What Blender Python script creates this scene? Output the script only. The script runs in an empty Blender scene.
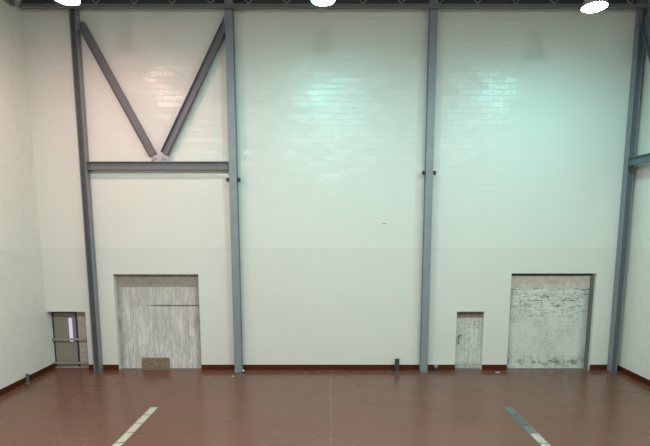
import bpy, bmesh, math, random
from mathutils import Vector, Matrix
random.seed(7)
S = bpy.context.scene
C = S.collection
PI = math.pi

# ------------------------------------------------------------------ helpers
def box(bm, x0, x1, y0, y1, z0, z1):
    vs = [bm.verts.new(p) for p in ((x0,y0,z0),(x1,y0,z0),(x1,y1,z0),(x0,y1,z0),(x0,y0,z1),(x1,y0,z1),(x1,y1,z1),(x0,y1,z1))]
    for f in ((0,3,2,1),(4,5,6,7),(0,1,5,4),(1,2,6,5),(2,3,7,6),(3,0,4,7)):
        bm.faces.new([vs[i] for i in f])

def boxbm(*a):
    bm = bmesh.new(); box(bm, *a); return bm

def prism(bm, pts, p0, ax, ay, vec):
    """extrude the closed 2-D outline pts (in axes ax, ay at p0) along vec"""
    p0 = Vector(p0); ax = Vector(ax); ay = Vector(ay); vec = Vector(vec)
    a = [bm.verts.new(p0 + ax*u + ay*v) for u, v in pts]
    b = [bm.verts.new(p0 + ax*u + ay*v + vec) for u, v in pts]
    n = len(pts)
    bm.faces.new(a[::-1]); bm.faces.new(b)
    for i in range(n):
        bm.faces.new((a[i], a[(i+1) % n], b[(i+1) % n], b[i]))

def ibeam(bm, p0, p1, depth, width, tf, tw, depth_dir):
    """wide-flange section from p0 to p1; the web spans depth_dir"""
    p0 = Vector(p0); p1 = Vector(p1); v = p1 - p0
    d = Vector(depth_dir); d = (d - v*(d.dot(v)/v.dot(v))).normalized()
    w = v.cross(d).normalized()
    h, b, t = depth/2, width/2, tw/2
    pts = [(-h,-b),(-h+tf,-b),(-h+tf,-t),(h-tf,-t),(h-tf,-b),(h,-b),(h,b),(h-tf,b),(h-tf,t),(-h+tf,t),(-h+tf,b),(-h,b)]
    prism(bm, pts, p0, d, w, v)

def cyl(bm, p0, p1, r0, r1=None, n=16):
    r1 = r0 if r1 is None else r1
    p0 = Vector(p0); p1 = Vector(p1); v = (p1 - p0).normalized()
    a = v.orthogonal().normalized(); b = v.cross(a)
    A = [bm.verts.new(p0 + a*math.cos(2*PI*i/n)*r0 + b*math.sin(2*PI*i/n)*r0) for i in range(n)]
    B = [bm.verts.new(p1 + a*math.cos(2*PI*i/n)*r1 + b*math.sin(2*PI*i/n)*r1) for i in range(n)]
    bm.faces.new(A[::-1]); bm.faces.new(B)
    for i in range(n):
        bm.faces.new((A[i], A[(i+1) % n], B[(i+1) % n], B[i]))

def lathe(bm, prof, n=40, cap0=False, cap1=False):
    rings = [[bm.verts.new((r*math.cos(2*PI*i/n), r*math.sin(2*PI*i/n), z)) for i in range(n)] for r, z in prof]
    for a, b in zip(rings, rings[1:]):
        for i in range(n):
            bm.faces.new((a[i], a[(i+1) % n], b[(i+1) % n], b[i]))
    if cap0: bm.faces.new(rings[0][::-1])
    if cap1: bm.faces.new(rings[-1])

def obj(name, bm, mat, parent=None, bevel=0, smooth=False):
    bmesh.ops.recalc_face_normals(bm, faces=bm.faces)
    me = bpy.data.meshes.new(name); bm.to_mesh(me); bm.free()
    me.materials.append(mat)
    if smooth:
        for p in me.polygons: p.use_smooth = True
    o = bpy.data.objects.new(name, me); C.objects.link(o)
    if parent: o.parent = parent
    if bevel:
        m = o.modifiers.new('edge', 'BEVEL'); m.width = bevel; m.segments = 2; m.limit_method = 'ANGLE'
    return o

def tag(o, label, cat, group=None, kind=None):
    o['label'] = label; o['category'] = cat
    if group: o['group'] = group
    if kind: o['kind'] = kind
    return o

def thing(name, label, cat, loc=(0,0,0), group=None, kind=None):
    o = bpy.data.objects.new(name, None); C.objects.link(o)
    o.location = loc; o.empty_display_size = .2
    return tag(o, label, cat, group, kind)

# ------------------------------------------------------------------ materials
def newmat(name):
    m = bpy.data.materials.new(name); m.use_nodes = True
    nt = m.node_tree
    return m, nt, nt.nodes['Principled BSDF']

def N(nt, kind, **kw):
    n = nt.nodes.new(kind)
    for k, v in kw.items():
        if k in n.inputs: n.inputs[k].default_value = v
        else: setattr(n, k, v)
    return n

def L(nt, a, b): nt.links.new(a, b)

def coords(nt, scale=(1,1,1), rot=(0,0,0)):
    t = N(nt, 'ShaderNodeTexCoord')
    mp = N(nt, 'ShaderNodeMapping'); mp.inputs['Scale'].default_value = scale; mp.inputs['Rotation'].default_value = rot
    L(nt, t.outputs['Object'], mp.inputs['Vector'])
    return mp.outputs['Vector']

def noise(nt, vec, scale, detail=4, rough=.55):
    n = N(nt, 'ShaderNodeTexNoise', Scale=scale, Detail=detail, Roughness=rough)
    L(nt, vec, n.inputs['Vector']); return n.outputs['Fac']

def ramp(nt, fac, stops):
    r = N(nt, 'ShaderNodeValToRGB'); e = r.color_ramp.elements
    while len(e) > 1: e.remove(e[-1])
    e[0].position = stops[0][0]; e[0].color = (*stops[0][1], 1)
    for p, c in stops[1:]:
        k = e.new(p); k.color = (*c, 1)
    L(nt, fac, r.inputs['Fac']); return r.outputs['Color']

def g(v): return (v, v, v)

def mix(nt, fac, a, b, mode='MIX'):
    n = N(nt, 'ShaderNodeMix', data_type='RGBA', blend_type=mode)
    for sock, v in ((n.inputs[0], fac), (n.inputs[6], a), (n.inputs[7], b)):
        if isinstance(v, bpy.types.NodeSocket): L(nt, v, sock)
        elif isinstance(v, (int, float)): sock.default_value = v
        else: sock.default_value = (*v, 1)
    return n.outputs[2]

def math_(nt, op, a, b=0.0):
    n = N(nt, 'ShaderNodeMath', operation=op)
    for i, v in enumerate((a, b)):
        if isinstance(v, bpy.types.NodeSocket): L(nt, v, n.inputs[i])
        else: n.inputs[i].default_value = v
    return n.outputs[0]

def bump(nt, b, height, strength, dist):
    n = N(nt, 'ShaderNodeBump', Strength=strength, Distance=dist)
    L(nt, height, n.inputs['Height']); L(nt, n.outputs['Normal'], b.inputs['Normal'])

def brick(nt, vec, w, h, mortar, smooth=.3, bias=0.0):
    n = N(nt, 'ShaderNodeTexBrick', Scale=1.0)
    n.inputs['Brick Width'].default_value = w; n.inputs['Row Height'].default_value = h
    n.inputs['Mortar Size'].default_value = mortar; n.inputs['Mortar Smooth'].default_value = smooth
    n.inputs['Color1'].default_value = (0,0,0,1); n.inputs['Color2'].default_value = (1,1,1,1)
    L(nt, vec, n.inputs['Vector']); return n

def sep(nt, vec):
    s = N(nt, 'ShaderNodeSeparateXYZ'); L(nt, vec, s.inputs[0]); return s.outputs

def band(nt, v, a, b, soft):
    """1 between a and b, soft edges"""
    m1 = N(nt, 'ShaderNodeMapRange'); L(nt, v, m1.inputs[0]); m1.inputs[1].default_value = a-soft; m1.inputs[2].default_value = a+soft
    m2 = N(nt, 'ShaderNodeMapRange'); L(nt, v, m2.inputs[0]); m2.inputs[1].default_value = b-soft; m2.inputs[2].default_value = b+soft
    return math_(nt, 'SUBTRACT', m1.outputs[0], m2.outputs[0])

def wall_mat(name, axis, base, rough=.3):
    """painted concrete block; axis 'x' = wall runs along X, 'y' = along Y"""
    m, nt, b = newmat(name)
    pos = coords(nt)
    s = sep(nt, pos)
    cb = N(nt, 'ShaderNodeCombineXYZ')
    L(nt, s[0 if axis == 'x' else 1], cb.inputs[0]); L(nt, s[2], cb.inputs[1])
    br = brick(nt, cb.outputs[0], .4, .2, .016, .8)
    big = noise(nt, pos, .5, 3); mid = noise(nt, pos, 3.5, 3); fine = noise(nt, pos, 26, 4)
    # two coats: the lower coat is a touch greyer, with an uneven lap at 4.5 m
    wob = math_(nt, 'ADD', s[2], math_(nt, 'MULTIPLY', math_(nt, 'SUBTRACT', mid, .5), .10))
    low = N(nt, 'ShaderNodeMapRange'); L(nt, wob, low.inputs[0]); low.inputs[1].default_value = 4.47; low.inputs[2].default_value = 4.55
    col = mix(nt, low.outputs[0], tuple(c*.955 for c in base), base)
    col = mix(nt, math_(nt, 'MULTIPLY', band(nt, wob, 4.47, 4.53, .02), .35), col, tuple(c*.8 for c in base))
    col = mix(nt, math_(nt, 'MULTIPLY', band(nt, s[2], 12.25, 12.31, .02), .6), col, tuple(c*.86 for c in base))
    col = mix(nt, ramp(nt, big, [(.35, g(0)), (.7, g(.10))]), col, tuple(c*.8 for c in base))
    L(nt, col, b.inputs['Base Color'])
    b.inputs['Specular IOR Level'].default_value = .1; b.inputs['Coat Weight'].default_value = 1.0 if axis == 'x' else .35; b.inputs['Coat IOR'].default_value = 1.45
    # coarse patches of glossier and duller paint
    L(nt, ramp(nt, mid, [(.35, g(rough-.17)), (.65, g(rough-.05))]), b.inputs['Coat Roughness'])
    par = math_(nt, 'FRACT', math_(nt, 'MULTIPLY', math_(nt, 'FLOOR', math_(nt, 'MULTIPLY', s[2], 5.0)), .5))
    xl = math_(nt, 'SUBTRACT', math_(nt, 'FRACT', math_(nt, 'ADD', math_(nt, 'MULTIPLY', s[0 if axis == 'x' else 1], 2.5), par)), .5)
    zl = math_(nt, 'SUBTRACT', math_(nt, 'FRACT', math_(nt, 'MULTIPLY', s[2], 5.0)), .5)
    rnd = math_(nt, 'SUBTRACT', br.outputs['Color'], .5); rn2 = math_(nt, 'SUBTRACT', math_(nt, 'FRACT', math_(nt, 'MULTIPLY', br.outputs['Color'], 7.3)), .5)
    tilt = math_(nt, 'ADD', math_(nt, 'MULTIPLY', rnd, xl), math_(nt, 'MULTIPLY', rn2, math_(nt, 'MULTIPLY', zl, .6)))
    frag = ramp(nt, noise(nt, pos, 1.7, 4, .6), [(.46, g(0)), (.62, g(.8))])
    h = math_(nt, 'ADD', math_(nt, 'MULTIPLY', math_(nt, 'MULTIPLY', br.outputs['Fac'], frag), -2.6), math_(nt, 'MULTIPLY', tilt, 6.0))
    h = math_(nt, 'ADD', h, math_(nt, 'MULTIPLY', mid, .5))
    h = math_(nt, 'ADD', h, math_(nt, 'MULTIPLY', fine, .8))
    # the relief shows in the gloss coat; the matt body of the paint stays even
    b.inputs['Roughness'].default_value = .7
    if axis == 'y': h = math_(nt, 'MULTIPLY', h, .3)
    n = N(nt, 'ShaderNodeBump', Strength=.6, Distance=.014)
    L(nt, h, n.inputs['Height']); L(nt, n.outputs['Normal'], b.inputs['Coat Normal'])
    n2 = N(nt, 'ShaderNodeBump', Strength=.015, Distance=.008)
    L(nt, h, n2.inputs['Height']); L(nt, n2.outputs['Normal'], b.inputs['Normal'])
    return m

def steel_mat(name, base, rough=.45, wear=.5):
    m, nt, b = newmat(name)
    pos = coords(nt)
    n1 = noise(nt, pos, 2.2, 5, .65); n2 = noise(nt, coords(nt, (12,12,2.5)), 2.0, 5, .6)
    c = mix(nt, ramp(nt, n1, [(.35, g(0)), (.75, g(wear))]), base, tuple(x*.62 for x in base))
    c = mix(nt, ramp(nt, n2, [(.62, g(0)), (.72, g(wear))]), c, tuple(min(1, x*1.7) for x in base))
    L(nt, c, b.inputs['Base Color']); b.inputs['Metallic'].default_value = .15
    b.inputs['Roughness'].default_value = rough
    bump(nt, b, n2, .15, .004)
    return m

def plain(name, base, rough=.6, metal=0.0, var=.15, scale=8):
    m, nt, b = newmat(name)
    n = noise(nt, coords(nt), scale, 4)
    L(nt, mix(nt, ramp(nt, n, [(.3, g(0)), (.75, g(1))]), base, tuple(x*(1-var) for x in base)), b.inputs['Base Color'])
    b.inputs['Roughness'].default_value = rough; b.inputs['Metallic'].default_value = metal
    return m

CREAM = (.735, .745, .70)
M_wall = wall_mat('painted_block_wall', 'x', CREAM)
M_side = wall_mat('painted_block_side_wall', 'y', (.78, .785, .72), .4)
M_steel_light = steel_mat('grey_steel_face', (.265, .30, .335))
M_steel_dark = steel_mat('dark_grey_steel', (.115, .113, .13))
M_steel_edge = steel_mat('pale_grey_steel_edge', (.25, .265, .285))
M_steel_side = steel_mat('blue_grey_steel', (.15, .185, .22))
M_brace = steel_mat('brace_steel', (.17, .17, .19), .5, .35)
M_gusset = steel_mat('galvanised_plate', (.46, .46, .48), .5)
M_black = plain('black_metal', (.02, .02, .022), .5)
M_bolt = plain('bolt_steel', (.06, .06, .065), .4, .6)
M_joist = steel_mat('joist_steel', (.20, .215, .225))
M_deck = plain('dark_roof_deck', (.06, .063, .066), .8)
M_base = plain('oxblood_base_paint', (.088, .018, .007), .7, 0, .25, 3)
M_base.node_tree.nodes['Principled BSDF'].inputs['Specular IOR Level'].default_value = .2
M_whitebit = plain('white_plastic', (.75, .74, .70), .5)
M_postgrey = steel_mat('dark_post_steel', (.055, .06, .062), .4, .7)
M_postlight = steel_mat('worn_post_steel', (.16, .165, .165), .4, .7)

# floor: red-brown resin, satin
def floor_mat():
    m, nt, b = newmat('red_brown_resin_floor')
    pos = coords(nt); s = sep(nt, pos)
    big = noise(nt, coords(nt, (.25, .9, 1)), 1.3, 5, .6); mid = noise(nt, pos, 3.0, 5, .6); fine = noise(nt, pos, 60, 3)
    c = mix(nt, ramp(nt, big, [(.3, g(0)), (.7, g(1))]), (.158, .064, .042), (.140, .063, .043))
    c = mix(nt, ramp(nt, mid, [(.5, g(0)), (.85, g(.2))]), c, (.172, .078, .056))
    # centre joint, broken
    dash = ramp(nt, noise(nt, coords(nt, (1, 5, 1)), 1.6, 2), [(.42, g(0)), (.55, g(.5))])
    j = math_(nt, 'MULTIPLY', band(nt, s[0], -.018, .018, .004), dash)
    c = mix(nt, j, c, (.30, .17, .14))
    L(nt, c, b.inputs['Base Color'])
    L(nt, ramp(nt, big, [(.3, g(.20)), (.7, g(.30))]), b.inputs['Roughness'])
    b.inputs['Specular IOR Level'].default_value = .5
    soft = noise(nt, pos, 2.0, 1)
    h = math_(nt, 'ADD', math_(nt, 'MULTIPLY', soft, .5), math_(nt, 'MULTIPLY', fine, .25))
    bump(nt, b, h, .07, .004)
    return m
M_floor = floor_mat()

def whitewash_mat(name, light, dark, kind):
    """scuffed limewash over blocks ('block') or boards ('board'), object Z up, X across"""
    m, nt, b = newmat(name)
    pos = coords(nt); s = sep(nt, pos)
    cb = N(nt, 'ShaderNodeCombineXYZ'); L(nt, s[0], cb.inputs[0]); L(nt, s[2], cb.inputs[1])
    streak = noise(nt, coords(nt, (10, 1, .5)), 2.0, 6, .72)
    blot = noise(nt, pos, 1.4, 6, .65); fine = noise(nt, pos, 16, 5, .7)
    mid = tuple((a*.6+d*.4) for a, d in zip(light, dark))
    if kind == 'board':
        c = mix(nt, ramp(nt, streak, [(.42, g(0)), (.58, g(.9))]), light, mid)
        c = mix(nt, ramp(nt, blot, [(.48, g(0)), (.72, g(.75))]), c, mid)
        tick = ramp(nt, noise(nt, coords(nt, (15, 1, .9)), 3.0, 6, .72), [(.53, g(0)), (.62, g(.95))])
        c = mix(nt, tick, c, tuple((a+d)*.5 for a, d in zip(mid, dark)))
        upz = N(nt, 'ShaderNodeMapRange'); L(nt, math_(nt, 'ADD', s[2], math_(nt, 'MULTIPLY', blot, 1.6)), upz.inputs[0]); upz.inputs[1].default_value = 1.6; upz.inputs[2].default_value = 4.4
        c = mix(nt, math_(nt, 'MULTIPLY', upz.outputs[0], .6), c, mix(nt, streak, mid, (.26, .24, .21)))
        ed = math_(nt, 'SUBTRACT', 1.0, band(nt, s[0], -7.80, -4.98, .17))  # panel edges darkened: dirt plus recess shade put into the colour
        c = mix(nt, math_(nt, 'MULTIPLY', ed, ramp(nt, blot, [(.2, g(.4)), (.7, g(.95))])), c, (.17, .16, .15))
        # dark open board seam, right two thirds of the width
        sm = math_(nt, 'MULTIPLY', band(nt, s[2], 2.385, 2.425, .012), band(nt, s[0], -6.75, -4.7, .25))
        c = mix(nt, sm, c, (.06, .055, .05))
        c = mix(nt, math_(nt, 'MULTIPLY', ramp(nt, fine, [(.58, g(0)), (.66, g(.8))]), band(nt, s[2], -.1, 1.0, .6)), c, dark)
    elif kind == 'block':
        br = brick(nt, cb.outputs[0], .4, .2, .018, .4)
        brk = math_(nt, 'MULTIPLY', br.outputs['Fac'], ramp(nt, noise(nt, coords(nt, (1, 1, 3)), 3.4, 5, .7), [(.50, g(0)), (.62, g(1))]))
        smear = ramp(nt, noise(nt, coords(nt, (2.2, 1, 7)), 2.4, 6, .7), [(.50, g(0)), (.66, g(.8))])
        brk = math_(nt, 'MAXIMUM', brk, math_(nt, 'MULTIPLY', smear, .85))
        top = N(nt, 'ShaderNodeMapRange'); L(nt, s[2], top.inputs[0]); top.inputs[1].default_value = 1.5; top.inputs[2].default_value = 2.5
        top.inputs[3].default_value = .10; top.inputs[4].default_value = 1.0
        brk = math_(nt, 'MINIMUM', math_(nt, 'MULTIPLY', math_(nt, 'MULTIPLY', brk, top.outputs[0]), 1.35), 1.0)
        c = mix(nt, ramp(nt, blot, [(.4, g(0)), (.75, g(.55))]), light, mid)
        c = mix(nt, brk, c, dark)
        c = mix(nt, math_(nt, 'MULTIPLY', ramp(nt, fine, [(.56, g(0)), (.64, g(.65))]), ramp(nt, blot, [(.42, g(0)), (.55, g(1))])), c, dark)
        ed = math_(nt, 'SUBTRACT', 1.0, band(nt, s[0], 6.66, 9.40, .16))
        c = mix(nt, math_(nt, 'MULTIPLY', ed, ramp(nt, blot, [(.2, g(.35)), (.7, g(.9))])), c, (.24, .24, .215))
        # bare grey patches close to the sill
        low = math_(nt, 'MULTIPLY', ramp(nt, noise(nt, pos, 3.6, 7, .7), [(.49, g(0)), (.55, g(.85))]), band(nt, s[2], .12, .42, .12))
        c = mix(nt, low, c, (.20, .20, .18))
        bump(nt, b, math_(nt, 'MULTIPLY', br.outputs['Fac'], -1), .4, .01)
    else:
        pl = brick(nt, cb.outputs[0], .17, 30.0, .006, .2)
        c = mix(nt, ramp(nt, streak, [(.42, g(0)), (.66, g(.55))]), light, mid)
        worn = ramp(nt, fine, [(.50, g(.1)), (.58, g(.8))])
        c = mix(nt, math_(nt, 'MULTIPLY', pl.outputs['Fac'], worn), c, dark)
        c = mix(nt, math_(nt, 'MULTIPLY', ramp(nt, noise(nt, coords(nt, (3, 1, 14)), 2.0, 4), [(.55, g(0)), (.64, g(.9))]), worn), c, dark)
        c = mix(nt, ramp(nt, noise(nt, coords(nt, (18, 1, 1.5)), 2.4, 6, .7), [(.52, g(0)), (.64, g(.8))]), c, (.22, .215, .195))
        c = mix(nt, math_(nt, 'MULTIPLY', band(nt, s[2], -.2, .22, .1), ramp(nt, fine, [(.45, g(0)), (.55, g(.8))])), c, (.2, .19, .17))
    L(nt, c, b.inputs['Base Color']); b.inputs['Roughness'].default_value = .75
    return m
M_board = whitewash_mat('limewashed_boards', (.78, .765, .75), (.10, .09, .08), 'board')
M_block = whitewash_mat('limewashed_blocks', (.68, .71, .665), (.11, .11, .095), 'block')
M_plank = whitewash_mat('limewashed_plank_door', (.66, .68, .64), (.07, .065, .055), 'plank')
M_lintel = plain('grey_beige_lintel', (.36, .33, .285), .8, 0, .3, 5)
M_lintel_pink = plain('pink_beige_lintel', (.62, .57, .53), .8, 0, .3, 5)
M_lintel_brown = plain('brown_grey_lintel', (.27, .25, .21), .8, 0, .4, 9)
M_floorsill = plain('dirty_sill', (.21, .17, .145), .8, 0, .5, 9)
M_jamb = plain('dark_jamb_shade', (.15, .155, .14), .8, 0, .3, 6)
M_osb = plain('brown_chipboard', (.34, .255, .165), .85, 0, .75, 22)
M_sill = plain('bare_concrete_sill', (.36, .35, .32), .85, 0, .35, 9)
M_blue = plain('blue_frame_paint', (.018, .03, .13), .4)
M_tandoor = plain('tan_door_paint', (.29, .262, .205), .55, 0, .15, 3)
M_rail = steel_mat('grey_rail_steel', (.34, .33, .31), .4)
M_tile = plain('cream_strip_plate', (.56, .515, .41), .5, 0, .3, 12)
M_tileworn = plain('worn_cream_plate', (.60, .58, .50), .5, 0, .75, 11)
M_platedk = steel_mat('grey_green_plate', (.15, .185, .175), .45, .4)
M_trim = plain('strip_edge_metal', (.20, .195, .18), .4, .3)

def brick_infill():
    m, nt, b = newmat('pale_pink_blockwork')
    pos = coords(nt); s = sep(nt, pos)
    cb = N(nt, 'ShaderNodeCombineXYZ'); L(nt, s[0], cb.inputs[0]); L(nt, s[2], cb.inputs[1])
    br = brick(nt, cb.outputs[0], .4, .2, .014, .3)
    c = mix(nt, ramp(nt, noise(nt, pos, 4, 4), [(.3, g(0)), (.7, g(1))]), (.50, .44, .40), (.43, .37, .33))
    c = mix(nt, br.outputs['Fac'], c, (.36, .31, .285))
    L(nt, c, b.inputs['Base Color']); b.inputs['Roughness'].default_value = .8
    bump(nt, b, math_(nt, 'MULTIPLY', br.outputs['Fac'], -1), .5, .01)
    return m
M_pink = brick_infill()

def emit(name, col, strength):
    m, nt, b = newmat(name)
    b.inputs['Base Color'].default_value = (.3, .3, .3, 1)
    b.inputs['Emission Color'].default_value = (*col, 1); b.inputs['Emission Strength'].default_value = strength
    return m
M_daylit = emit('daylit_frosted_pane', (.68, .56, .90), .72)

# ------------------------------------------------------------------ room shell
XL, XR, YB, ZC = -10.45, 10.68, -22.0, 13.6
def struct(name, bm, mat, label, cat, parent=None):
    o = obj(name, bm, mat, parent)
    return tag(o, label, cat, kind='structure')

# facing wall with its four openings
OPEN = [(XL, -9.03, 0, 2.21), (-7.915, -4.825, 0, 3.59), (4.625, 5.63, 0, 2.21), (6.56, 9.65, 0, 3.62)]
def holed_wall(x0, x1, z0, z1, y0, y1, holes):
    xs = sorted({x0, x1, *[h[0] for h in holes], *[h[1] for h in holes]})
    zs = sorted({z0, z1, *[h[2] for h in holes], *[h[3] for h in holes]})
    solid = {}
    for i in range(len(xs)-1):
        for k in range(len(zs)-1):
            cx, cz = (xs[i]+xs[i+1])/2, (zs[k]+zs[k+1])/2
            solid[i, k] = not any(h[0] < cx < h[1] and h[2] < cz < h[3] for h in holes)
    bm = bmesh.new(); cache = {}
    def V(i, j, k):
        if (i, j, k) not in cache: cache[i, j, k] = bm.verts.new((xs[i], (y0, y1)[j], zs[k]))
        return cache[i, j, k]
    for (i, k), s in solid.items():
        if not s: continue
        bm.faces.new((V(i,0,k), V(i+1,0,k), V(i+1,0,k+1), V(i,0,k+1)))
        bm.faces.new((V(i,1,k), V(i,1,k+1), V(i+1,1,k+1), V(i+1,1,k)))
        if not solid.get((i-1, k)): bm.faces.new((V(i,0,k), V(i,0,k+1), V(i,1,k+1), V(i,1,k)))
        if not solid.get((i+1, k)): bm.faces.new((V(i+1,0,k), V(i+1,1,k), V(i+1,1,k+1), V(i+1,0,k+1)))
        if not solid.get((i, k-1)): bm.faces.new((V(i,0,k), V(i,1,k), V(i+1,1,k), V(i+1,0,k)))
        if not solid.get((i, k+1)): bm.faces.new((V(i,0,k+1), V(i+1,0,k+1), V(i+1,1,k+1), V(i,1,k+1)))
    return bm
struct('wall_back', holed_wall(XL, XR, 0, ZC, 0, .42, OPEN), M_wall, 'tall cream painted block wall facing the view, with four recessed openings', 'wall')
struct('wall_left', boxbm(XL-.3, XL, YB, .6, 0, ZC), M_side, 'cream painted side wall at the left edge of the photo', 'wall')
struct('wall_right', boxbm(XR, XR+.3, YB, .6, 0, ZC), M_side, 'cream painted side wall at the right edge of the photo', 'wall')
struct('wall_front', boxbm(XL, XR, YB-.3, YB, 0, ZC), M_wall, 'cream wall behind the viewer', 'wall')
struct('floor', boxbm(XL-.3, XR+.3, YB-.3, .6, -.2, 0), M_floor, 'glossy red brown resin floor', 'floor')
struct('ceiling', boxbm(XL-.3, XR+.3, YB-.3, .6, ZC, ZC+.2), M_deck, 'dark metal roof deck above the joists', 'ceiling')

bm = bmesh.new()
for a, b in ((-9.03, -7.915), (-4.825, 4.625), (5.63, 6.56), (9.65, XR-.012)):
    box(bm, a, b, -.012, 0, 0, .205)
struct('baseboard_back', bm, M_base, 'dark red painted base band along the facing wall', 'baseboard')
struct('baseboard_left', boxbm(XL, XL+.012, YB, .295, 0, .205), M_base, 'dark red painted base band along the left wall', 'baseboard')
struct('baseboard_right', boxbm(XR-.012, XR, YB, 0, 0, .205), M_base, 'dark red painted base band along the right wall', 'baseboard')

struct('trim_2', boxbm(XL+.005, XR-.005, -.015, -.001, 12.60, ZC-.005), M_deck, 'dark steel closure strip along the top of the facing wall', 'trim')
# ------------------------------------------------------------------ recessed doors
def part(o, label):
    o['label'] = label; return o
# wide boarded opening, left
d = thing('door_1', 'wide boarded-up opening with limewashed panel and brown chipboard patch, left of the room', 'door', (0,0,0), kind='structure')
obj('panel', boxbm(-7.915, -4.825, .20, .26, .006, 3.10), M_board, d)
part(obj('header', boxbm(-7.915, -4.825, .19, .26, 3.10, 3.59), M_lintel, d), 'grey beige header band')
part(obj('patch_board', boxbm(-7.12, -6.08, .165, .198, .008, .42), M_osb, d, .004), 'brown chipboard patch at the foot')
part(obj('sill', boxbm(-7.915, -4.825, .0, .26, 0, .006), M_floorsill, d), 'dirty concrete sill')
# narrow plank door
d = thing('door_2', 'narrow limewashed plank door with black pull handle', 'door', (0,0,0), kind='structure')
obj('door_leaf', boxbm(4.625, 5.63, .20, .25, .006, 1.95), M_plank, d)
part(obj('header', boxbm(4.625, 5.63, .19, .25, 1.95, 2.21), M_lintel_brown, d), 'brown grey header strip')
part(obj('sill', boxbm(4.625, 5.63, .0, .25, 0, .006), M_floorsill, d), 'dirty concrete sill')
bm = bmesh.new()
HX, HZ = 4.745, 1.12
path = [(HX+.10, .20, HZ+.16), (HX+.10, .14, HZ+.16), (HX+.02, .13, HZ+.15), (HX-.01, .13, HZ+.08), (HX, .13, HZ-.06), (HX+.03, .14, HZ-.14), (HX+.03, .20, HZ-.14)]
for a, b in zip(path, path[1:]): cyl(bm, a, b, .014, n=10)
part(obj('handle', bm, M_black, d, smooth=True), 'black bent pull handle')
# wide block-filled opening, right
d = thing('door_3', 'wide opening filled with limewashed blockwork, right of the room', 'door', (0,0,0), kind='structure')
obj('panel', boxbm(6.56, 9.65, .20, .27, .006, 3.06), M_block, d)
part(obj('header', boxbm(6.56, 9.65, .19, .27, 3.06, 3.52), M_lintel_pink, d), 'pink beige header band')
part(obj('top_shadow_strip', boxbm(6.56, 9.65, .24, .27, 3.52, 3.62), M_deck, d), 'dark strip painted as the shadow under the wall edge')  # dark strip stands in for the shadow at the head of the opening
part(obj('sill', boxbm(6.56, 9.65, .0, .27, 0, .006), M_floorsill, d), 'dirty concrete sill')
part(obj('jamb_shade_strip', boxbm(9.54, 9.65, .12, .20, .006, 3.5), M_jamb, d), 'grey strip on the right jamb, reveal shade and grime in its colour')  # dark colour carries the shade of the reveal and some panel grime
# corner door
d = thing('door_4', 'tan door in blue frame with a narrow lit pane, tucked in the left corner', 'door', (0,0,0), kind='structure')
fr = bmesh.new()
box(fr, XL, -10.41, .30, .38, 0, 2.21); box(fr, -9.565, -9.50, .28, .38, 0, 2.13); box(fr, XL, -9.50, .28, .38, 2.11, 2.18)
part(obj('door_frame', fr, M_blue, d), 'blue painted metal frame')
lf = bmesh.new()
X0, X1, a, b, z0, z1 = -10.41, -9.565, -9.865, -9.715, 1.0, 1.92
box(lf, X0, a, .33, .375, .06, 2.11); box(lf, b, X1, .33, .375, .06, 2.11)
box(lf, a, b, .33, .375, .06, z0); box(lf, a, b, .33, .375, z1, 2.11)
lf = obj('door_leaf', lf, M_tandoor, d)
part(obj('pane', boxbm(a, b, .345, .36, z0, z1), M_daylit, lf), 'narrow lavender lit pane')
bm = bmesh.new(); box(bm, a-.02, a, .322, .33, z0-.02, z1+.03); box(bm, b, b+.015, .322, .33, z0-.02, z1+.03); box(bm, a, b, .322, .33, z1, z1+.03); box(bm, a, b, .322, .33, z0-.02, z0)
part(obj('pane_bead', bm, M_lintel_brown, lf), 'dark bead around the pane')
part(obj('sill', boxbm(XL+.013, -9.03, .27, .38, 0, .06), M_sill, d), 'pale sill')
part(obj('side_panel', boxbm(-9.50, -9.03, .30, .38, .06, 2.21), M_pink, d), 'pale pink blockwork beside the frame')
struct('trim_1', boxbm(XL, -9.50, .28, .40, 2.18, 2.21), M_lintel, 'beige strip above the blue frame of the corner door', 'trim')

# two guard rails across the corner opening
for z, lab in ((1.125, 'upper grey steel rail across the corner door, over its lit pane'), (.215, 'lower grey steel rail across the corner door, close to the floor')):
    t = thing('guard_rail', lab, 'rail', (XL+.02, .17, z), 'rails across the corner door')
    bm = bmesh.new()
    prism(bm, [(0,-.036),(.035,-.036),(.035,-.028),(.01,-.028),(.01,.028),(.035,.028),(.035,.036),(0,.036)], (0,0,0), (0,1,0), (0,0,1), (1.36,0,0))
    obj('channel', bm, M_rail, t)
    for x in (.01, 1.30): obj('end_plate', boxbm(x, x+.05, -.008, 0, -.03, .03), M_postlight, t)

# ------------------------------------------------------------------ steel columns
ZT = 13.4
def bolt(parent, x, y, z, r=.022, ax='y'):
    bm = bmesh.new()
    if ax == 'y': cyl(bm, (x, y, z), (x, y-.02, z), r, n=6)
    else: cyl(bm, (x, y, z), (x-.02, y, z), r, n=6)
    obj('bolt', bm, M_bolt, parent)

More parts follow.
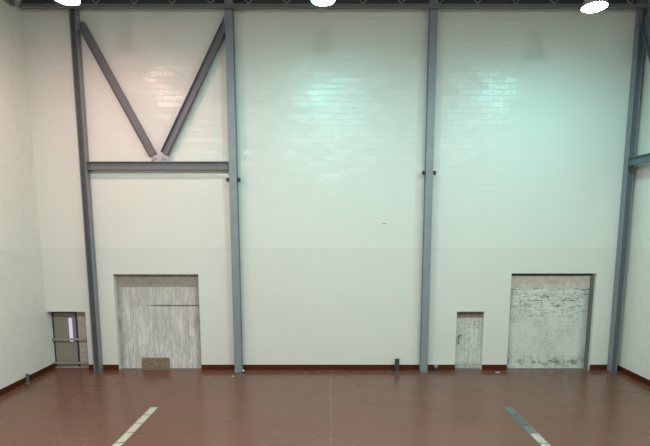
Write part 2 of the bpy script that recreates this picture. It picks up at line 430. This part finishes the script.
def column(label, x, mat, face, depth, width, clip=None, edge=None):
    """face 'web': web turned to the room; face 'flange': flange turned to the room"""
    t = thing('steel_column', label, 'column', (x, -.145, 0), 'steel columns standing against the facing wall')
    if face == 'web':
        h = depth/2
        obj('web', boxbm(-h+.022, h-.022, -.012, .012, .02, ZT), mat, t)
        for a in (-h, h-.022):
            part(obj('flange', boxbm(a, a+.022, -width/2, width/2, .02, ZT), edge or mat, t), 'paler flange')
    else:
        bm = bmesh.new(); ibeam(bm, (0,0,.02), (0,0,ZT), depth, width, .022, .016, (0,1,0)); obj('shaft', bm, mat, t)
    w = (depth if face == 'web' else width)/2 + .01
    obj('base_plate', boxbm(-w, w, -.13, .13, 0, .02), mat, t)
    if clip:
        for s in (-1, 1):
            x0 = s*(width/2 + .002)
            k = obj('clamp', boxbm(min(x0, x0+s*.11), max(x0, x0+s*.11), -.11, -.01, clip-.065, clip+.065), M_black, t, .008)
            part(k, 'black clamp block')
            bolt(k, x0+s*.06, -.11, clip, .025)
    return t

c1 = column('grey steel column with its web to the room, left end of the V-braced bay', -8.61, M_steel_dark, 'web', .23, .245, None, M_steel_edge)
c2 = column('grey steel column with a flat face and two black clamps, right end of the V-braced bay', -3.41, M_steel_light, 'flange', .25, .262, 6.93)
c3 = column('grey steel column with a flat face and two black clamps, left of the narrow plank door', 3.42, M_steel_light, 'flange', .25, .25, 7.16)
c4 = column('blue-grey steel column in the right corner with its web to the room', 10.405, M_steel_side, 'web', .23, .245, None, M_steel_edge)
# gussets for the brace heads
def gusset_head(col, x0, x1, z0, z1, y=-.02, bolts=()):
    gp = part(obj('gusset', boxbm(x0, x1, y-.012, y, z0, z1), M_steel_light, col), 'bolted plate at the brace head')
    for bx, bz in bolts: bolt(gp, bx, y-.012, bz)
gusset_head(c1, .116, .20, 11.85, 12.25, -.085, [(.165, 11.92), (.165, 12.0), (.165, 12.08)])
gusset_head(c2, -.215, -.132, 11.85, 12.25, -.085, [(-.172, 11.92), (-.172, 12.0), (-.172, 12.08), (-.172, 12.16)])

# ------------------------------------------------------------------ braced bay on the facing wall
t = thing('horizontal_beam', 'dark grey horizontal steel beam spanning the V-braced bay above the boarded opening', 'beam', (-5.96, -.145, 7.40))
XA, XB = -8.49+5.96, -3.543+5.96
bm = bmesh.new(); ibeam(bm, (XA,0,0), (XB,0,0), .285, .22, .022, .014, (0,0,1)); obj('shaft', bm, M_brace, t)
for x, s in ((XA, 1), (XB, -1)):
    k = obj('end_clip', boxbm(min(x, x+s*.09), max(x, x+s*.09), -.019, -.008, -.09, .09), M_brace, t)
    for z in (-.05, .05): bolt(k, x+s*.055, -.019, z, .016)
bm = bmesh.new()
pts = [(-.31,.143),(.31,.143),(.31,.24),(.24,.34),(.10,.40),(-.12,.38),(-.27,.30)]
prism(bm, pts, (0,-.045,0), (1,0,0), (0,0,1), (0,.012,0))
gp = part(obj('gusset', bm, M_gusset, t), 'pale galvanised gusset plate')
for x, z in ((-.20,.27),(-.13,.22),(-.23,.19),(.13,.27),(.20,.22),(.10,.20)): bolt(gp, x, -.045, z)

def brace(label, p0, p1, mat, depth_dir, depth=.25, width=.20, cut=None):
    """p0 head, p1 foot; cut = (point, normal) trims the head flush with its column"""
    t = thing('diagonal_brace', label, 'brace', tuple(p1), 'diagonal braces')
    bm = bmesh.new(); v = Vector(p0)-Vector(p1)
    ibeam(bm, (0,0,0), v, depth, width, .02, .012, depth_dir)
    for co_, no_ in ((cut, ((0,0,12.12), (0,0,1))) if cut else ()):
        r = bmesh.ops.bisect_plane(bm, geom=bm.verts[:]+bm.edges[:]+bm.faces[:], plane_co=Vector(co_)-Vector(p1), plane_no=no_, clear_outer=True)
        bmesh.ops.holes_fill(bm, edges=[e for e in r['geom_cut'] if isinstance(e, bmesh.types.BMEdge)])
    obj('shaft', bm, mat, t)
    return t
def along(a, b, k):
    a = Vector(a); b = Vector(b); return tuple(a + (b-a)*k)
LA, LB = (-7.475, -.15, 10.25), (-6.44, -.15, 8.24)
RA, RB = (-4.50, -.15, 10.25), (-5.53, -.15, 8.32)
brace('dark grey diagonal brace leaning left, from the beam gusset up to the left column', along(LA, LB, -1.3), along(LA, LB, 1.235), M_brace, (1,0,0), cut=((-8.485,0,0), (-1,0,0)))
brace('dark grey diagonal brace leaning right, from the beam gusset up to the flat-faced column', along(RA, RB, -1.3), along(RA, RB, 1.26), M_brace, (1,0,0), cut=((-3.545,0,0), (1,0,0)))

# braced bay along the right wall
t = thing('horizontal_beam', 'blue-grey steel beam running along the right wall from the corner column', 'beam', (10.345, -.28, 7.52))
bm = bmesh.new(); ibeam(bm, (0,0,0), (0,-4.75,0), .27, .17, .022, .014, (0,0,1)); obj('shaft', bm, M_steel_side, t)
obj('end_clip', boxbm(-.02, -.008, -.10, 0, -.09, .09), M_steel_side, t)
c5 = thing('steel_column', 'blue-grey steel column standing against the right wall, nearer than the corner column', 'column', (10.405, -5.16, 0))
bm = bmesh.new(); ibeam(bm, (0,0,.02), (0,0,ZT), .25, .25, .022, .016, (0,1,0)); obj('shaft', bm, M_steel_side, c5)
obj('base_plate', boxbm(-.14, .14, -.14, .14, 0, .02), M_steel_side, c5)
bm = bmesh.new()
gp = part(obj('gusset', boxbm(-.175, -.163, -.34, -.128, 11.9, 12.38), M_steel_side, c4), 'bolted plate at the brace head')
for z in (11.9, 12.05, 12.2): bolt(gp, -.175, -.22, z, .022, 'x')
brace('blue-grey diagonal brace on the right wall, falling from the head of the corner column', (10.345, -.10, 12.75), (10.345, -2.5, 7.75), M_steel_side, (0,1,0), cut=((0,-.275,0), (0,1,0)))
brace('blue-grey diagonal brace on the right wall, farther from the corner column', (10.345, -5.22, 12.75), (10.345, -2.82, 7.75), M_steel_side, (0,1,0), cut=((0,-5.03,0), (0,-1,0)))

# ------------------------------------------------------------------ roof joists along the walls
def joist(label, p0, p1, inset):
    t = thing('roof_joist', label, 'joist', p0)
    v = Vector(p1)-Vector(p0); n = v.normalized(); w = Vector((0,0,1)).cross(n)
    for nm, z in (('bottom_chord', .0), ('top_chord', .82)):
        bm = bmesh.new()
        prism(bm, [(-.07,0),(.07,0),(.07,.02),(.012,.02),(.012,.13),(-.012,.13),(-.012,.02),(-.07,.02)], (0,0,z), w, (0,0,1), v)
        # vertical leaf to the room so the chord reads as a solid angle
        prism(bm, [(.055,0),(.07,0),(.07,.15),(.055,.15)], (0,0,z), w*(-1 if inset < 0 else 1), (0,0,1), v)
        obj(nm, bm, M_joist, t)
    Lg = v.length; k = int(Lg/.62); st = Lg/k
    for i in range(k):
        a = n*(i*st) + Vector((0,0,.13 if i % 2 == 0 else .82)); b = n*((i+1)*st) + Vector((0,0,.82 if i % 2 == 0 else .13))
        bm = bmesh.new(); cyl(bm, a, b, .022, n=8); obj('web_rod', bm, M_joist, t)
    return t
joist('grey open-web roof joist running across the top of the facing wall', (XL+.2, -.40, 12.44), (XR-.2, -.40, 12.44), 1)
joist('grey open-web roof joist running along the top of the left wall', (XL+.12, -.55, 12.44), (XL+.12, -14.5, 12.44), -1)

# ------------------------------------------------------------------ high-bay lamps
def lamp(label, loc, colour, strength, r=.31):
    t = thing('high_bay_lamp', label, 'lamp', loc, 'high bay lamps hanging from the roof')
    bm = bmesh.new(); lathe(bm, [(r+.012,.0),(r+.006,.03),(r-.03,.16),(.20,.27),(.14,.33),(.135,.34),(.19,.262),(r-.042,.155),(r-.006,.03),(r+.0,.0)], 48)
    bmesh.ops.bridge_loops if False else None
    part(obj('reflector', bm, M_rail, t, smooth=True), 'spun metal bell reflector')
    bm = bmesh.new(); lathe(bm, [(r-.004,.012),(r*.94,-.012),(r*.80,-.032),(r*.60,-.05),(r*.35,-.062),(.03,-.066)], 48, False, True)
    part(obj('lens', bm, emit('lit_lens', colour, strength), t, smooth=True), 'glowing lens')
    bm = bmesh.new(); lathe(bm, [(.02,.33),(.15,.335),(.15,.60),(.12,.64),(.02,.645)], 32, True, True)
    obj('ballast_housing', bm, M_postgrey, t, smooth=False)
    bm = bmesh.new(); cyl(bm, (0,0,.64), (0,0,ZC-loc[2]-.02), .014, n=10); obj('stem', bm, M_postgrey, t)
    bm = bmesh.new(); cyl(bm, (0,0,ZC-loc[2]-.02), (0,0,ZC-loc[2]), .07, n=16); obj('ceiling_rose', bm, M_postgrey, t)
    return t
CY = (.34, 1.0, .97); PK = (1.34, .80, .74); WH = (.92, 1.0, .95)
I = 208
lamp('glowing pinkish high bay lamp hanging above the left column', (-6.98, -3.65, 11.24), PK, I*.85)
lamp('glowing cyan-white high bay lamp hanging at the top middle of the photo', (-.21, -3.65, 11.23), CY, I*.85)
lamp('glowing cyan-white high bay lamp hanging at the top right of the photo', (6.98, -3.65, 11.06), CY, I*1.0)
lamp('unseen high bay lamp added to brighten the room, left', (-6.98, -11.5, 11.3), WH, I*4.2)  # this out-of-view row is added to brighten the walls
lamp('unseen high bay lamp added to brighten the room, middle', (-.1, -11.5, 11.3), WH, I*4.2)
lamp('unseen high bay lamp added to brighten the room, right', (7.02, -11.5, 11.3), WH, I*4.2)

# ------------------------------------------------------------------ floor strips
def strip(label, x0, x1, cuts, mats):
    t = thing('floor_strip', label, 'floor strip', ((x0+x1)/2, cuts[0], 0))
    cx = (x0+x1)/2; ln = cuts[0]-cuts[-1]
    bm = bmesh.new(); e = .018; w = (x1-x0)/2
    box(bm, -w, -w+e, -ln, 0, 0, .006); box(bm, w-e, w, -ln, 0, 0, .006); box(bm, -w+e, w-e, -e, 0, 0, .006)
    part(obj('edge_trim', bm, M_trim, t), 'thin metal edge')
    obj('bed', boxbm(-w+e, w-e, -ln, -e, 0, .002), M_black, t)
    for (a, b), m in zip(zip(cuts, cuts[1:]), mats):
        obj('plate', boxbm(-w+e+.006, w-e-.006, b-cuts[0]+.022, a-cuts[0]-.022-(e if a == cuts[0] else 0), .002, .007), m, t)
    return t
cl = [-3.65, -4.25, -4.83, -5.40, -5.98, -6.56, -7.14, -7.72]
strip('cream plated strip let into the floor, left of the room', -5.35, -5.095, cl, [M_tile]*7)
cr = [-3.65, -4.20, -4.95, -5.45, -6.02, -6.6, -7.2, -7.75]
M_pd2 = steel_mat('darker_grey_green_plate', (.105, .13, .125), .45, .4)
strip('strip let into the floor on the right, grey plates then worn cream ones', 5.11, 5.37, cr, [M_platedk, M_pd2, M_platedk, M_tileworn, M_tileworn, M_tileworn, M_tileworn])

# ------------------------------------------------------------------ small fittings by the walls
def post(label, loc, w, dpt, h, mat):
    t = thing('floor_post', label, 'post', loc)
    bm = bmesh.new(); 
    prism(bm, [(-w/2,-dpt/2),(w/2,-dpt/2),(w/2,dpt/2),(w/2-.015,dpt/2),(w/2-.015,-dpt/2+.015),(-w/2+.015,-dpt/2+.015),(-w/2+.015,dpt/2),(-w/2,dpt/2)], (0,0,.012), (1,0,0), (0,1,0), (0,0,h-.012))
    obj('upright', bm, mat, t)
    obj('cap', boxbm(-w/2-.006, w/2+.006, -dpt/2-.006, dpt/2+.006, h, h+.012), M_black, t)
    fp = part(obj('foot_plate', boxbm(-w/2-.02, w/2+.02, -dpt/2-.05, dpt/2+.02, 0, .012), M_postlight, t), 'worn lighter foot plate')
    for s in (-1, 1): 
        bm = bmesh.new(); cyl(bm, (s*w*.35, -dpt/2-.03, .012), (s*w*.35, -dpt/2-.03, .03), .012, n=6); obj('bolt', bm, M_rail, fp)
    return t
post('short black steel post standing before the facing wall, left of the third column', (2.44, -.15, 0), .155, .10, .45, M_postgrey)
post('short grey steel post standing by the left wall', (XL+.075, -1.47, 0), .07, .07, .30, M_postlight)
t = thing('wall_socket', 'small grey and black floor socket between the third column and the plank door', 'socket', (3.90, -.07, 0))
part(obj('body', boxbm(-.06, .06, -.05, .05, 0, .13), M_postgrey, t, .006), 'black lower box')
part(obj('cover', boxbm(-.07, .055, -.055, .05, .13, .20), M_rail, t, .006), 'pale grey upper cover')
t = thing('floor_bolt', 'small white-capped bolt on the floor at the foot of the second column', 'bolt', (-3.215, -.33, 0))
bm = bmesh.new(); cyl(bm, (0,0,0), (0,0,.05), .035, n=12); obj('stud', bm, M_black, t)
bm = bmesh.new(); lathe(bm, [(.045,.05),(.045,.085),(.03,.105),(.008,.11)], 16, True, True); part(obj('cap', bm, M_whitebit, t, smooth=True), 'white cap')
bm = bmesh.new(); prism(bm, [(-.09,-.03),(-.02,-.045),(.08,-.02),(.095,.03),(-.03,.045)], (6.11,-.30,.001), (1,0,0), (0,1,0), (0,0,.006))
tag(obj('paper_scrap', bm, M_whitebit), 'tiny white scrap on the floor between the plank door and the right opening', 'scrap')
bm = bmesh.new(); prism(bm, [(-.05,-.04),(.04,-.03),(.05,.03),(-.04,.04)], (-3.50,-.75,.001), (1,0,0), (0,1,0), (0,0,.006))
tag(obj('paper_scrap', bm, M_lintel_pink), 'tiny pinkish scrap on the floor before the second column', 'scrap')
bm = bmesh.new(); box(bm, 1.83, 1.98, -.012, -.0005, 5.405, 5.425)  # thin box for a dark blot on the wall
tag(obj('wall_scuff', bm, M_lintel_brown), 'tiny dark paint blot high on the middle of the facing wall', 'scuff')

# ------------------------------------------------------------------ world, camera, colour
w = bpy.data.worlds.new('world'); S.world = w; w.use_nodes = True
w.node_tree.nodes['Background'].inputs[0].default_value = (.5, .55, .6, 1)
w.node_tree.nodes['Background'].inputs[1].default_value = .05

cam = bpy.data.cameras.new('camera'); co = bpy.data.objects.new('camera', cam); C.objects.link(co)
cam.sensor_width = 36; cam.lens = 470*36/650
cam.shift_x = -6/650; cam.shift_y = 68/650
co.location = (0, -17, 5.28)
co.rotation_euler = (PI/2 - math.atan(.1355), 0, 0)
S.camera = co
S.view_settings.view_transform = 'Standard'; S.view_settings.look = 'None'
S.view_settings.exposure = 0; S.view_settings.gamma = 1
S.view_settings.use_curve_mapping = False
